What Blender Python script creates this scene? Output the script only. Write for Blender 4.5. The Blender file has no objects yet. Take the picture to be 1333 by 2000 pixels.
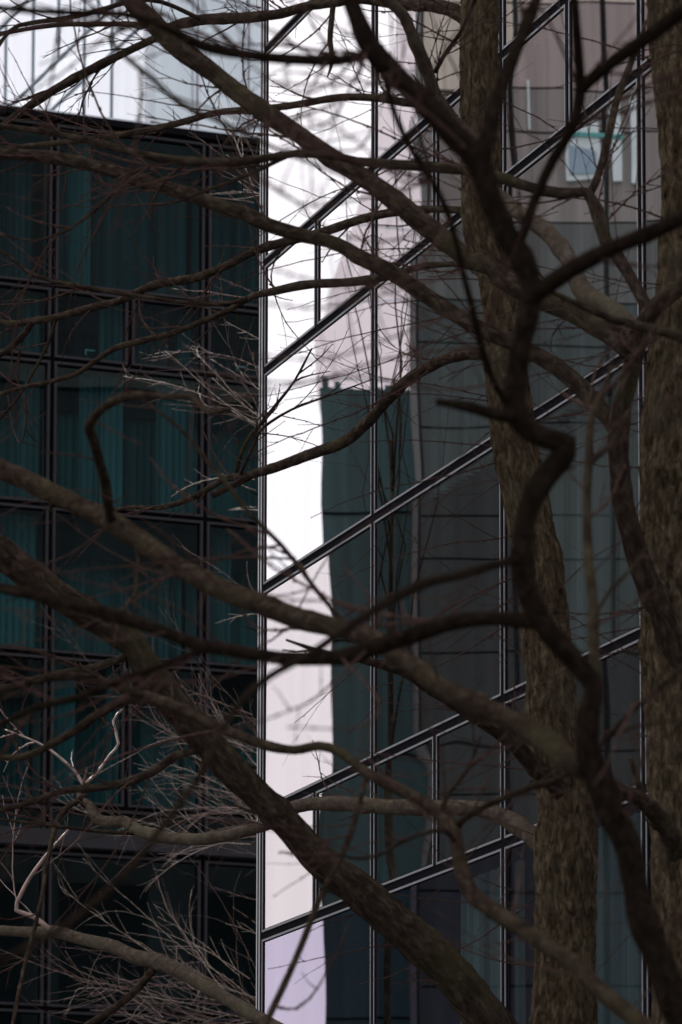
import bpy, math, random
from mathutils import Vector, Matrix, noise

S = bpy.context.scene
C = S.collection
R = math.radians

# ---------------------------------------------------------------- camera
IW, IH, F = 1333.0, 2000.0, 7574.0            # photo size, focal length in its pixels (135 mm lens)
HORIZON = 2860.0                              # eye level, far below the frame: lens shifted upwards
TILT = R(6.5)
SHIFT = (HORIZON - IH / 2) - F * math.tan(TILT)
CAM = Vector((0, 0, 1.6))
cam = bpy.data.cameras.new('camera')
cam.sensor_width = 36.0
cam.lens = F / IH * 36.0
cam.shift_y = SHIFT / IH
cam.clip_start, cam.clip_end = 0.3, 600
cam.dof.use_dof = True
cam.dof.focus_distance = 27.0
cam.dof.aperture_fstop = 4.0
cam.dof.aperture_blades = 9
camo = bpy.data.objects.new('camera', cam)
camo.location = CAM
camo.rotation_euler = (R(90) + TILT, R(-0.13), 0)
C.objects.link(camo)
S.camera = camo
MROT = camo.rotation_euler.to_matrix()

# ---------------------------------------------------------------- sky, sun, exposure
SUN_EL, SUN_AZ = R(44), R(-35)                # sun high, ahead and to the left, behind thin cloud
w = bpy.data.worlds.new('World')
S.world = w
w.use_nodes = True
wt = w.node_tree
bg = wt.nodes['Background']
sky = wt.nodes.new('ShaderNodeTexSky')
sky.sky_type = 'NISHITA'
sky.sun_disc = False
sky.sun_elevation = SUN_EL
sky.sun_rotation = SUN_AZ
sky.air_density, sky.dust_density = 1.0, 3.0
tc = wt.nodes.new('ShaderNodeTexCoord')
nz = wt.nodes.new('ShaderNodeTexNoise')
nz.inputs['Scale'].default_value = 2.2
nz.inputs['Detail'].default_value = 5
wt.links.new(tc.outputs['Generated'], nz.inputs['Vector'])
cl = wt.nodes.new('ShaderNodeValToRGB')      # bright, nearly even cloud deck
cl.color_ramp.elements[0].position, cl.color_ramp.elements[0].color = 0.3, (0.80, 0.80, 0.86, 1)
cl.color_ramp.elements[1].position, cl.color_ramp.elements[1].color = 0.7, (1.0, 0.98, 1.0, 1)
wt.links.new(nz.outputs['Fac'], cl.inputs['Fac'])
sc_ = wt.nodes.new('ShaderNodeVectorMath')
sc_.operation = 'SCALE'
wt.links.new(cl.outputs['Color'], sc_.inputs[0])
# thin cloud is brighter on the sun's side of the sky, evenly falling away from it
dt = wt.nodes.new('ShaderNodeVectorMath')
dt.operation = 'DOT_PRODUCT'
dt.inputs[1].default_value = (math.sin(SUN_AZ) * math.cos(SUN_EL), math.cos(SUN_AZ) * math.cos(SUN_EL), math.sin(SUN_EL))
wt.links.new(tc.outputs['Generated'], dt.inputs[0])
mr = wt.nodes.new('ShaderNodeMapRange')
mr.interpolation_type = 'SMOOTHSTEP'
mr.inputs['From Min'].default_value, mr.inputs['From Max'].default_value = -0.6, 1.0
mr.inputs['To Min'].default_value, mr.inputs['To Max'].default_value = 8.5, 18.0
wt.links.new(dt.outputs['Value'], mr.inputs['Value'])
wt.links.new(mr.outputs['Result'], sc_.inputs['Scale'])
mx = wt.nodes.new('ShaderNodeMixRGB')
mx.inputs['Fac'].default_value = 0.94
wt.links.new(sky.outputs['Color'], mx.inputs['Color1'])
wt.links.new(sc_.outputs['Vector'], mx.inputs['Color2'])
wt.links.new(mx.outputs['Color'], bg.inputs['Color'])
bg.inputs['Strength'].default_value = 0.10

sun = bpy.data.lights.new('sun', 'SUN')
sun.energy = 1.5
sun.angle = R(10)
sun.color = (1.0, 0.95, 0.88)
suno = bpy.data.objects.new('sun', sun)
sd = Vector((math.sin(SUN_AZ) * math.cos(SUN_EL), math.cos(SUN_AZ) * math.cos(SUN_EL), math.sin(SUN_EL)))
suno.rotation_euler = sd.to_track_quat('Z', 'Y').to_euler()
suno.location = (0, 0, 60)
C.objects.link(suno)

S.view_settings.view_transform = 'Standard'
S.view_settings.look = 'None'
S.view_settings.exposure = 0.12
S.view_settings.gamma = 1.0
S.view_settings.use_curve_mapping = False
S.render.engine = 'CYCLES'
S.cycles.use_denoising = True
S.cycles.max_bounces = 7
S.cycles.glossy_bounces = 4
S.cycles.diffuse_bounces = 3
S.cycles.transparent_max_bounces = 10
S.cycles.sample_clamp_indirect = 8

# ---------------------------------------------------------------- measuring helpers
def ray(x, y):
    v = Vector(((x - IW / 2) / F, ((IH / 2 - y) + SHIFT) / F, -1.0))
    return (MROT @ v).normalized()

def at(x, y, depth):                          # the point of that sight line at a distance straight ahead
    r = ray(x, y)
    return CAM + r * (depth / r.y)

def heading(x):                               # horizontal direction of a vanishing point on the horizon
    r = ray(x, HORIZON)
    return Vector((r.x, r.y, 0)).normalized()

def hit(x, y, p, n, o=None, r=None):
    o = o or CAM
    r = r or ray(x, y)
    return o + r * ((p - o).dot(n) / r.dot(n))

# ---------------------------------------------------------------- object helpers
def link(name, me, parent=None, mat=None):
    o = bpy.data.objects.new(name, me)
    C.objects.link(o)
    if parent:
        o.parent = parent
    for m in (mat if isinstance(mat, (list, tuple)) else [mat] if mat else []):
        if len(me.materials) < 8 and m.name not in [q.name for q in me.materials]:
            me.materials.append(m)
    return o

def empty(name, loc, label, cat, group=None):
    o = bpy.data.objects.new(name, None)
    o.location = loc
    o.empty_display_size = 0.3
    C.objects.link(o)
    o['label'], o['category'] = label, cat
    if group:
        o['group'] = group
    return o

class MB:
    def __init__(s):
        s.v, s.f, s.m = [], [], []
    def box8(s, p, mi=0):
        b = len(s.v)
        s.v += [tuple(q) for q in p]
        for q in ((0, 3, 2, 1), (4, 5, 6, 7), (0, 1, 5, 4), (1, 2, 6, 5), (2, 3, 7, 6), (3, 0, 4, 7)):
            s.f.append(tuple(b + i for i in q))
            s.m.append(mi)
    def mesh(s, name, smooth=False):
        me = bpy.data.meshes.new(name)
        me.from_pydata(s.v, [], s.f)
        if any(s.m):
            me.polygons.foreach_set('material_index', s.m)
        if smooth:
            me.polygons.foreach_set('use_smooth', [True] * len(s.f))
        me.update()
        return me

# ---------------------------------------------------------------- materials
def mat(name, col, rough=0.6, metal=0.0, spec=0.5, var=0.0, scale=8.0, bump=0.0, streak=None):
    m = bpy.data.materials.new(name)
    m.use_nodes = True
    t = m.node_tree
    b = t.nodes['Principled BSDF']
    b.inputs['Base Color'].default_value = (*col, 1)
    b.inputs['Roughness'].default_value = rough
    b.inputs['Metallic'].default_value = metal
    b.inputs['Specular IOR Level'].default_value = spec
    if var:
        n = t.nodes.new('ShaderNodeTexNoise')
        n.inputs['Scale'].default_value = scale
        n.inputs['Detail'].default_value = 5
        g = t.nodes.new('ShaderNodeTexCoord')
        mp = t.nodes.new('ShaderNodeMapping')
        if streak:                            # panel grain running down; on curtains, fold shading put into the colour
            mp.inputs['Scale'].default_value = (streak, streak, 0.12)
        t.links.new(g.outputs['Object'], mp.inputs['Vector'])
        t.links.new(mp.outputs['Vector'], n.inputs['Vector'])
        r = t.nodes.new('ShaderNodeValToRGB')
        r.color_ramp.elements[0].position, r.color_ramp.elements[1].position = 0.3, 0.7
        r.color_ramp.elements[0].color = (*[c * (1 - var) for c in col], 1)
        r.color_ramp.elements[1].color = (*[min(1, c * (1 + var)) for c in col], 1)
        t.links.new(n.outputs['Fac'], r.inputs['Fac'])
        t.links.new(r.outputs['Color'], b.inputs['Base Color'])
        if bump:
            bn = t.nodes.new('ShaderNodeBump')
            bn.inputs['Strength'].default_value = bump
            bn.inputs['Distance'].default_value = 0.01
            t.links.new(n.outputs['Fac'], bn.inputs['Height'])
            t.links.new(bn.outputs['Normal'], b.inputs['Normal'])
    return m

def glass(name, r0, tint, through, rough=0.0):
    """coated window glass: mirror share grows towards grazing angles, the rest passes through, tinted"""
    m = bpy.data.materials.new(name)
    m.use_nodes = True
    t = m.node_tree
    t.nodes.remove(t.nodes['Principled BSDF'])
    lw = t.nodes.new('ShaderNodeLayerWeight')
    lw.inputs['Blend'].default_value = 0.5
    pw = t.nodes.new('ShaderNodeMath')
    pw.operation = 'POWER'
    pw.inputs[1].default_value = 5
    t.links.new(lw.outputs['Facing'], pw.inputs[0])
    ma = t.nodes.new('ShaderNodeMath')
    ma.operation = 'MULTIPLY_ADD'
    ma.inputs[1].default_value = 1 - r0
    ma.inputs[2].default_value = r0
    t.links.new(pw.outputs[0], ma.inputs[0])
    tr = t.nodes.new('ShaderNodeBsdfTransparent')
    tr.inputs['Color'].default_value = (*through, 1)
    gl = t.nodes.new('ShaderNodeBsdfGlossy')
    gl.inputs['Color'].default_value = (*tint, 1)
    gl.inputs['Roughness'].default_value = rough
    g = t.nodes.new('ShaderNodeTexCoord')     # faint run marks of rain and dust
    mp = t.nodes.new('ShaderNodeMapping')
    mp.inputs['Scale'].default_value = (3.5, 3.5, 0.2)
    t.links.new(g.outputs['Object'], mp.inputs['Vector'])
    n = t.nodes.new('ShaderNodeTexNoise')
    n.inputs['Scale'].default_value = 1.0
    n.inputs['Detail'].default_value = 6
    t.links.new(mp.outputs['Vector'], n.inputs['Vector'])
    rp = t.nodes.new('ShaderNodeValToRGB')
    rp.color_ramp.elements[0].position, rp.color_ramp.elements[1].position = 0.35, 0.65
    rp.color_ramp.elements[0].color = (*[c * .95 for c in tint], 1)
    rp.color_ramp.elements[1].color = (*tint, 1)
    t.links.new(n.outputs['Fac'], rp.inputs['Fac'])
    oi = t.nodes.new('ShaderNodeObjectInfo')  # no two panes are coated quite alike
    ra = t.nodes.new('ShaderNodeMapRange')
    ra.inputs['To Min'].default_value, ra.inputs['To Max'].default_value = 0.86, 1.0
    t.links.new(oi.outputs['Random'], ra.inputs['Value'])
    vs = t.nodes.new('ShaderNodeVectorMath')
    vs.operation = 'SCALE'
    t.links.new(rp.outputs['Color'], vs.inputs[0])
    t.links.new(ra.outputs['Result'], vs.inputs['Scale'])
    t.links.new(vs.outputs['Vector'], gl.inputs['Color'])
    mi = t.nodes.new('ShaderNodeMixShader')
    t.links.new(ma.outputs[0], mi.inputs['Fac'])
    t.links.new(tr.outputs[0], mi.inputs[1])
    t.links.new(gl.outputs[0], mi.inputs[2])
    t.links.new(mi.outputs[0], t.nodes['Material Output'].inputs['Surface'])
    return m

M = {}
M['black'] = mat('black gasket', (0.008, 0.008, 0.010), 0.9, 0, 0.0)
M['alu'] = mat('grey anodised aluminium', (0.07, 0.07, 0.08), 0.35, 0.5, 0.5, 0.15, 3)
M['alu_dark'] = mat('dark bronze aluminium', (0.024, 0.022, 0.027), 0.55, 0.0, 0.25, 0.15, 3)
M['alu_pale'] = mat('pale coated aluminium', (0.62, 0.66, 0.72), 0.4, 0.1, 0.5, 0.08, 3)
M['trim'] = mat('light grey trim', (0.30, 0.30, 0.31), 0.5, 0, 0.2)
M['cyan_reflection'] = mat('pale cyan sky reflection', (0.78, 0.95, 0.96), 0.4, 0, 0.5, 0.15, 2)  # a window's sky reflection put into the colour
M['frame_blue'] = mat('blue grey frame', (0.22, 0.30, 0.36), 0.4, 0.1)
M['dark_in'] = mat('dark interior', (0.025, 0.027, 0.03), 0.9, 0, 0.2, 0.3, 1.2)
M['concrete'] = mat('grey concrete', (0.22, 0.21, 0.20), 0.85, 0, 0.3, 0.2, 1.5, 0.2)
M['paving'] = mat('grey paving', (0.12, 0.115, 0.11), 0.85, 0, 0.3, 0.25, 2.0, 0.3)
M['curtain_teal'] = mat('teal curtain', (0.105, 0.195, 0.20), 0.9, 0, 0.1, 0.5, 0.9, streak=8)  # streaks paint the shading of the folds
M['curtain_lifted'] = mat('brightened teal curtain', (0.14, 0.26, 0.27), 0.9, 0, 0.1, 0.2, 0.9)
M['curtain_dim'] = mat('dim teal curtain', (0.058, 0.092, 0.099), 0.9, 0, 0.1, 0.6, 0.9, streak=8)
M['curtain_grey'] = mat('grey curtain', (0.25, 0.29, 0.285), 0.9, 0, 0.1, 0.5, 0.9, streak=8)
M['backing_white'] = mat('white blind', (0.8, 0.8, 0.8), 0.8, 0, 0.1, 0.05, 1)  # for the backing added behind the tower glass
M['handle'] = mat('bright steel handle', (0.75, 0.85, 0.8), 0.3, 0.3)
M['g_clear'] = glass('mirror coated glass', 0.62, (1.0, 0.975, 0.99), (0.50, 0.56, 0.56))
M['g_sky_pink'] = glass('mirror glass with pink sky tint', 0.40, (1.0, 0.915, 0.92), (0.50, 0.56, 0.56))  # pinker, dimmer part of the reflected sky put into the tint
M['g_sky_lilac'] = glass('mirror glass with lilac sky tint', 0.28, (0.90, 0.80, 1.0), (0.40, 0.49, 0.49))  # lilac of the low reflected sky put into the tint
M['g_teal'] = glass('teal tinted glass', 0.06, (0.75, 0.95, 1.0), (0.30, 0.50, 0.52))
M['g_tower'] = glass('pale tower glass', 0.5, (0.95, 0.96, 1), (0.5, 0.55, 0.6))
M['g_tower_b'] = glass('blue grey tower glass', 0.5, (0.88, 0.95, 1.0), (0.86, 0.94, 1.0))

# ---------------------------------------------------------------- facade builder
class Facade:
    """a curtain wall: P0 = corner on the ground, d = direction along it, n = outward"""
    def __init__(s, root, p0, d, n):
        s.root, s.d, s.n = root, d, n
        s.p0 = Vector((p0.x, p0.y, 0))
        s.base = root.location.copy()
    def pt(s, a, z, o):
        return s.p0 + s.d * a + s.n * o + Vector((0, 0, z)) - s.base
    def sz(s, x, y):                          # where a sight line meets it
        q = hit(x, y, s.p0, s.n)
        return (q - s.p0).dot(s.d), q.z
    def box(s, mb, a0, a1, z0, z1, o0, o1, mi=0):
        mb.box8([s.pt(a0, z0, o0), s.pt(a1, z0, o0), s.pt(a1, z0, o1), s.pt(a0, z0, o1),
                 s.pt(a0, z1, o0), s.pt(a1, z1, o0), s.pt(a1, z1, o1), s.pt(a0, z1, o1)], mi)
    def block(s, name, material, *b, parent=None):
        mb = MB()
        s.box(mb, *b)
        return link(name, mb.mesh(name), parent or s.root, material)
    def pane(s, a0, a1, z0, z1, material, pillow, rng, N=10, tilt=0.0007):
        vs, fs = [], []
        pa, ph, pq = pillow * rng.uniform(0.4, 1.5), rng.uniform(0, 6.3), pillow * 0.25
        ta, tz = rng.gauss(0, tilt), rng.gauss(0, tilt)
        fr = rng.uniform(1.5, 3.0)
        for j in range(N + 1):
            for i in range(N + 1):
                u, v = i / N, j / N
                b = pa * (1 - (2 * u - 1) ** 2) * (1 - (2 * v - 1) ** 4)
                b += pq * math.sin(fr * 2.2 * v * (z1 - z0) + ph) * math.sin(math.pi * u)
                b += ta * (u - .5) * (a1 - a0) + tz * (v - .5) * (z1 - z0)
                vs.append(tuple(s.pt(a0 + (a1 - a0) * u, z0 + (z1 - z0) * v, -b)))
        for j in range(N):
            for i in range(N):
                k = j * (N + 1) + i
                fs.append((k, k + 1, k + N + 2, k + N + 1))
        me = bpy.data.meshes.new('pane')
        me.from_pydata(vs, [], fs)
        me.polygons.foreach_set('use_smooth', [True] * len(fs))
        # faces look outward
        if me.polygons[0].normal.dot(s.n) < 0:
            me.flip_normals()
        return link('pane', me, s.root, material)
    def ring(s, pane, a0, a1, z0, z1, t, g, o, mats):
        mb = MB()
        for (b0, b1, c0, c1, p, mi) in ((0, t, 0, t, o, 0), (t, t + g, t, t + g, o * .4, 1)):
            A0, A1, Z0, Z1 = a0 + b0, a1 - b0, z0 + b0, z1 - b0
            k = b1 - b0
            s.box(mb, A0, A0 + k, Z0, Z1, -0.02, p, mi)
            s.box(mb, A1 - k, A1, Z0, Z1, -0.02, p, mi)
            s.box(mb, A0 + k, A1 - k, Z0, Z0 + k, -0.02, p - .001, mi)
            s.box(mb, A0 + k, A1 - k, Z1 - k, Z1, -0.02, p - .001, mi)
        return link('pane_frame', mb.mesh('pane_frame'), pane, mats)
    def curtain(s, a0, a1, z0, z1, o, material, rng, pitch=0.11):
        n = max(6, int((a1 - a0) / pitch * 4))
        vs, fs = [], []
        ph = rng.uniform(0, 6)
        for i in range(n + 1):
            a = a0 + (a1 - a0) * i / n
            dd = 0.035 * math.sin(a / pitch * 6.28 + ph + 1.3 * math.sin(a * 3.1 + ph))
            vs += [tuple(s.pt(a, z0, o + dd)), tuple(s.pt(a, z1, o + dd * .7))]
        for i in range(n):
            fs.append((2 * i, 2 * i + 2, 2 * i + 3, 2 * i + 1))
        me = bpy.data.meshes.new('curtain')
        me.from_pydata(vs, [], fs)
        me.polygons.foreach_set('use_smooth', [True] * len(fs))
        return link('curtain', me, s.root, material)
    def grid(s, cols, rows, halves, core_m, core_t, frames, t, g, po, gl, pillow, seed, core_o=0.012):
        """cols, rows: lines; halves: row numbers that carry an extra mullion mid bay; gl(i, j, k) -> glass"""
        rng = random.Random(seed)
        for a in cols:
            s.block('mullion', M['black'], a - core_m / 2, a + core_m / 2, rows[0], rows[-1], -0.06, core_o)
        for i in range(len(cols) - 1):
            a0, a1 = cols[i] + core_m / 2, cols[i + 1] - core_m / 2
            for z in rows:
                s.block('transom', M['black'], a0, a1, z - core_t / 2, z + core_t / 2, -0.06, core_o - .002)
            for j in range(len(rows) - 1):
                z0, z1 = rows[j] + core_t / 2, rows[j + 1] - core_t / 2
                parts = [(a0, a1)]
                if j in halves:
                    m_ = (a0 + a1) / 2
                    s.block('mullion', M['black'], m_ - core_m / 2, m_ + core_m / 2, z0, z1, -0.06, core_o - .004)
                    parts = [(a0, m_ - core_m / 2), (m_ + core_m / 2, a1)]
                for k, (b0, b1) in enumerate(parts):
                    p = s.pane(b0 + t * .5, b1 - t * .5, z0 + t * .5, z1 - t * .5, gl(i, j, k), pillow(i) if callable(pillow) else pillow, rng)
                    s.ring(p, b0, b1, z0, z1, t, g, po, frames)

# ================================================================ the setting
me = MB()
me.box8([(-140, -40, -.3), (140, -40, -.3), (140, 200, -.3), (-140, 200, -.3),
         (-140, -40, 0), (140, -40, 0), (140, 200, 0), (-140, 200, 0)])
g = link('ground', me.mesh('ground'), None, M['paving'])
g['kind'] = 'structure'

# ---------------------------------------------------------------- right glass building (wall recedes to the left)
dR = -heading(-2150)                          # along the wall, towards the camera
nR = Vector((-dR.y, dR.x, 0))
if nR.y > 0:
    nR = -nR
pR = at(516, 1000, 30.4)
bR = empty('glass_building', (pR.x, pR.y, 0),
           'dark glass office building mirroring a white strip of sky, right of the courtyard', 'building')
FR = Facade(bR, pR, dR, nR)
rz = [FR.sz(516, y)[1] for y in (1828, 1588, 1150, 727, 517, 104)]
rows = sorted(rz)
up = rows[5] - rows[4]
nar = rows[3] + (rows[4] - rows[3]) - rows[3]
rowsR = [0.35, rows[0] - 3 * 0 - 4.35, rows[0] - 3.5, rows[0] - 1.75] + rows + [rows[-1] + 1.66, rows[-1] + 2.5, rows[-1] + 4.2, rows[-1] + 5.9]
rowsR = [z for z in rowsR if z > 0.3]
rowsR = sorted(rowsR)
sc = [0.0] + [FR.sz(x, y)[0] for x, y in ((731, 1000), (984, 1100), (1253, 400))]
stp = sc[3] - sc[2]
colsR = sc + [sc[3] + stp * 1.0, sc[3] + stp * 2]
iF, iD = rowsR.index(rows[0]), rowsR.index(rows[2])
halvesR = {iF, rowsR.index(rows[3])}          # the narrow storeys carry mullions mid bay
halvesR.add(len(rowsR) - 4)

def glR(i, j, k):  # reflected sky fades downward through the tints of the rows
    if j < iF:
        return M['g_sky_lilac']
    if j < iD:
        return M['g_sky_pink']
    return M['g_clear']
FR.grid(colsR, rowsR, halvesR, 0.055, 0.060, [M['alu'], M['black']], 0.016, 0.008, 0.012, glR, lambda i: 0.0006 if i < 2 else 0.00028, 5, 0.003)
rng = random.Random(3)
topR = rowsR[-1]
FR.block('corner_post', M['black'], -0.115, -0.03, 0, topR, -0.10, 0.008)
for o_ in (-.11, -.05):
    FR.block('corner_trim', M['trim'], o_, o_ + .022, 0, topR, 0.006, 0.011)
FR.block('inner_wall', M['dark_in'], 0.02, colsR[-1], 0.01, topR, -1.65, -1.5)
M['end'] = mat('dark cladding', (0.075, 0.08, 0.085), 0.6, 0, 0.3, 0.3, 0.8, streak=3)
FR.block('end_wall', M['end'], -0.04, 0.02, 0.01, topR, -14, -0.11)
for k in range(6):
    for z in range(4):
        FR.block('end_window', M['dark_in'], -0.05, -0.042, 1.2 + z * 3.6, 3.6 + z * 3.6, -2.4 - k * 2.1, -1.0 - k * 2.1)
FR.block('roof', M['concrete'], -0.1, colsR[-1] + .1, topR + .04, topR + .5, -14, 0.06)
FR.block('sky_block_wall', M['end'], 0.0, colsR[-1], topR + .5, topR + 5.0, -13.5, -0.6)  # unseen, added to keep bright sky out of the left facade's reflection
FR.block('plinth', M['concrete'], 0, colsR[-1], 0, 0.30, -0.3, 0.03)
for j in range(len(rowsR) - 1):
    if j not in halvesR:
        for i in range(len(colsR) - 1):
            a0, a1 = colsR[i], colsR[i + 1]
            q = rng.random()
            if i == 0:
                continue
            if q < .9:
                f = rng.uniform(.35, 1)
                lo = rng.uniform(0, 1 - f)
                FR.curtain(a0 + .1 + (a1 - a0 - .2) * lo, a0 + .1 + (a1 - a0 - .2) * (lo + f), rowsR[j] + .05, rowsR[j + 1] - .05,
                           -rng.uniform(.2, .3), M['curtain_grey'], rng)
for z in rowsR:
    if rowsR.index(z) in halvesR:
        FR.block('floor_slab', M['dark_in'], 0.03, colsR[-1], z + .1, z + .5, -1.5, -0.35)

# ---------------------------------------------------------------- left teal building across the courtyard
dL = -heading(21000)                          # along the wall, to the left and nearer
nL = Vector((dL.y, -dL.x, 0))
if nL.y > 0:
    nL = -nL
pL = at(515, 1000, 46.5)
bL = empty('glass_building', (pL.x, pL.y, 0),
           'dark teal glass building with level frames on the left, across the courtyard behind the branches', 'building')
FL = Facade(bL, pL, dL, nL)
sL = [FL.sz(x, 1000)[0] for x in (398, 97)]
st = sL[1] - sL[0]
colsL = [sL[0] - 3 * st, sL[0] - 2 * st, sL[0] - st, sL[0], sL[1], sL[1] + st, sL[1] + 2 * st]
rl = [FL.sz(0, y)[1] for y in (1655, 1566, 1272, 980, 693, 550, 228)]
rowsL = sorted(rl)
rowsL = [0.4, rowsL[0] - 3.7, rowsL[0] - 1.9] + rowsL
rowsL = [z for z in rowsL if z > .3]
topL = rowsL[-1]
hL = {rowsL.index(FL.sz(0, 693)[1]) if FL.sz(0, 693)[1] in rowsL else 7}
iN = min(range(len(rowsL)), key=lambda i: abs(rowsL[i] - FL.sz(0, 693)[1]))
iM = min(range(len(rowsL)), key=lambda i: abs(rowsL[i] - FL.sz(0, 1566)[1]))
iB = min(range(len(rowsL)), key=lambda i: abs(rowsL[i] - FL.sz(0, 1655)[1]))
FL.grid(colsL, rowsL, {iN, iM}, 0.055, 0.05, [M['alu_dark'], M['black']], 0.030, 0.012, 0.07,
        lambda i, j, k: M['g_teal'], 0.0012, 9)
# coping and slab band
FL.block('coping', M['black'], colsL[0], colsL[-1], topL + .026, topL + .11, -0.5, 0.10)
FL.block('coping_ledge', M['alu_pale'], colsL[0], colsL[-1], topL + .112, topL + .16, -0.9, 0.02)
FL.block('slab_band', M['alu_dark'], colsL[0], colsL[-1], rowsL[iB] + .04, rowsL[iB] + .24, 0.072, 0.12)
FL.block('inner_wall', M['dark_in'], colsL[0], colsL[-1], 0.01, topL - .05, -2.3, -2.2)
FL.block('roof', M['concrete'], colsL[0], colsL[-1], topL - .04, topL + .02, -16, -0.07)
FL.block('end_wall', M['dark_in'], colsL[-1] + .03, colsL[-1] + .2, 0, topL, -16, -0.02)
rng = random.Random(12)
for j in range(len(rowsL) - 1):
    z0, z1 = rowsL[j] + .04, rowsL[j + 1] - .04
    FL.block('floor_slab', M['dark_in'], colsL[0], colsL[-1], rowsL[j] - .03, rowsL[j] + .03, -2.2, -0.075)
    for i in range(len(colsL) - 1):
        a0, a1 = colsL[i] + .05, colsL[i + 1] - .05
        if j < iB:
            continue
        base = M['curtain_dim'] if j >= iN else M['curtain_teal']  # lower rows get lighter cloth: missing light put into its colour
        acc = M['curtain_teal'] if j >= iN else M['curtain_lifted']
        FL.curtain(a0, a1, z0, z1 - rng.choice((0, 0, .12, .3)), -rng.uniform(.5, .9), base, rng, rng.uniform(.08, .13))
        x = a0
        while x < a1 - .2:
            f = rng.choice((.18, .25, .3, .4, .5))
            if rng.random() < .3:
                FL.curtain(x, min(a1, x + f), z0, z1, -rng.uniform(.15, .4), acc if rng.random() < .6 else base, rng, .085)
            x += f * rng.choice((1.02, 1.3, 1.8))
    if j > iB:
        FL.block('ceiling_bulkhead', M['dark_in'], colsL[0], colsL[-1], z1 - rng.uniform(.25, .5), z1, -.46, -.42)
for x, y in ((170, 690), (466, 722)):         # bright casement stays at the sill
    a, z = FL.sz(x, y)
    mb = MB()
    FL.box(mb, a - .12, a, z + .055, z + .067, -0.075, -0.06)
    FL.box(mb, a - .012, a, z, z + .055, -0.075, -0.06)
    link('window_handle', mb.mesh('window_handle'), bL, M['handle'])

# ---------------------------------------------------------------- pale tower beyond the teal roofline
pT = at(283, 100, 80)
bT = empty('glass_tower', (pT.x, pT.y, 0),
           'tall pale glass building with white frames rising behind the teal roofline, upper left', 'building')
dT1 = heading(-2700)
nT1 = Vector((dT1.y, -dT1.x, 0))
nT1 = nT1 if nT1.x < 0 else -nT1
F1 = Facade(bT, pT, dT1, nT1)
dT2 = heading(10400)
nT2 = Vector((dT2.y, -dT2.x, 0))
nT2 = nT2 if nT2.y < 0 else -nT2
F2 = Facade(bT, pT, dT2, nT2)
zt = [F1.sz(283, y)[1] for y in (430, 235, 44, -46, -236, -426, -516)]
c1 = [0.02] + [F1.sz(x, 100)[0] for x in (219, 165, 65, -40, -160)]
F1.grid(c1, sorted(zt), {3}, 0.02, 0.04, [M['frame_blue'], M['frame_blue']], 0.012, 0.006, 0.03, lambda i, j, k: M['g_tower'], 0.0006, 21)
c2 = [0.02] + [F2.sz(x, 100)[0] for x in (384, 484, 590, 700)]
F2.grid(c2, sorted(zt), set(), 0.05, 0.05, [M['alu_pale'], M['alu_pale']], 0.07, 0.006, 0.05, lambda i, j, k: M['g_tower_b'], 0.0010, 22)
zt0, zt1 = min(zt), max(zt)
F1.block('backing', M['backing_white'], 0.1, c1[-1], zt0, zt1, -0.4, -0.3)  # unseen white sheets added behind both faces to brighten the tower glass
F2.block('backing', M['backing_white'], 0.1, c2[-1], zt0, zt1, -0.4, -0.3)
F1.block('roof', M['concrete'], 0.0, c1[-1], zt1 + .05, zt1 + .5, -12, -0.05)
F1.block('base_wall', M['concrete'], 0.0, c1[-1], 0, zt0 - .05, -1, 0)
F2.block('base_wall', M['concrete'], 0.03, c2[-1], 0, zt0 - .05, -1, -.02)
F1.block('corner_post', M['alu_pale'], -0.12, 0.0, 0, zt1, -0.1, 0.04)

# ---------------------------------------------------------------- the street side that the right wall mirrors
def mirror(x, y):                             # hit on the right wall and the mirrored direction
    r = ray(x, y)
    q = hit(x, y, FR.p0, nR)
    return q, (r - nR * (2 * r.dot(nR))).normalized()

def mirror_at(x, y, t):
    q, r = mirror(x, y)
    return q + r * (t / math.hypot(r.x, r.y))
dm = Vector((1, 0, 0)) - nR * (2 * nR.x)      # picture right, mirrored
dm.z = 0
dm.normalize()
nm = Vector((dm.y, -dm.x, 0))
qq = mirror_at(900, 1000, 40)
if nm.dot(CAM - qq) < 0:
    nm = -nm

class Mirrored(Facade):
    def sz(s, x, y):
        o, r = mirror(x, y)
        q = o + r * ((s.p0 - o).dot(s.n) / r.dot(s.n))
        return (q - s.p0).dot(s.d), q.z
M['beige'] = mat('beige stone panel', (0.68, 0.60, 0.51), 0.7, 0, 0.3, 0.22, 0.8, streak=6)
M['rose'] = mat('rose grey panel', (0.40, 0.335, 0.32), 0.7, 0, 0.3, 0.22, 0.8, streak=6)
M['mist'] = mat('grey green shaded panel', (0.12, 0.125, 0.12), 0.5, 0, 0.3, 0.3, 0.8, streak=6)
M['taupe'] = mat('taupe shaded panel', (0.29, 0.26, 0.245), 0.6, 0, 0.3, 0.3, 0.8, streak=6)
M['smoke'] = mat('smoke grey shaded panel', (0.030, 0.044, 0.044), 0.35, 0, 0.5, 0.45, 0.8, streak=6)
M['deep'] = mat('deep green shaded panel', (0.022, 0.035, 0.036), 0.2, 0, 0.5, 0.45, 0.8, streak=6)
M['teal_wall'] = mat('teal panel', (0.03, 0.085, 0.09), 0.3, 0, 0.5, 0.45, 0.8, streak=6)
pB = mirror_at(820, 1000, 46)
bB = empty('panelled_building', (pB.x, pB.y, 0),
           'block of beige panels, coloured as shaded lower down, in dark grid mirrored in right glass wall', 'building')
FB = Mirrored(bB, pB, dm, nm)
ry = [-255, -165, 0 - 0 + 5, 172, 257, 432, 590, 672, 832, 1010, 1095, 1275, 1460, 1550, 1745, 1927, 2015]
zB = sorted(FB.sz(900, y)[1] for y in ry)
zB = [z for z in zB if z > .5]
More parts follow.
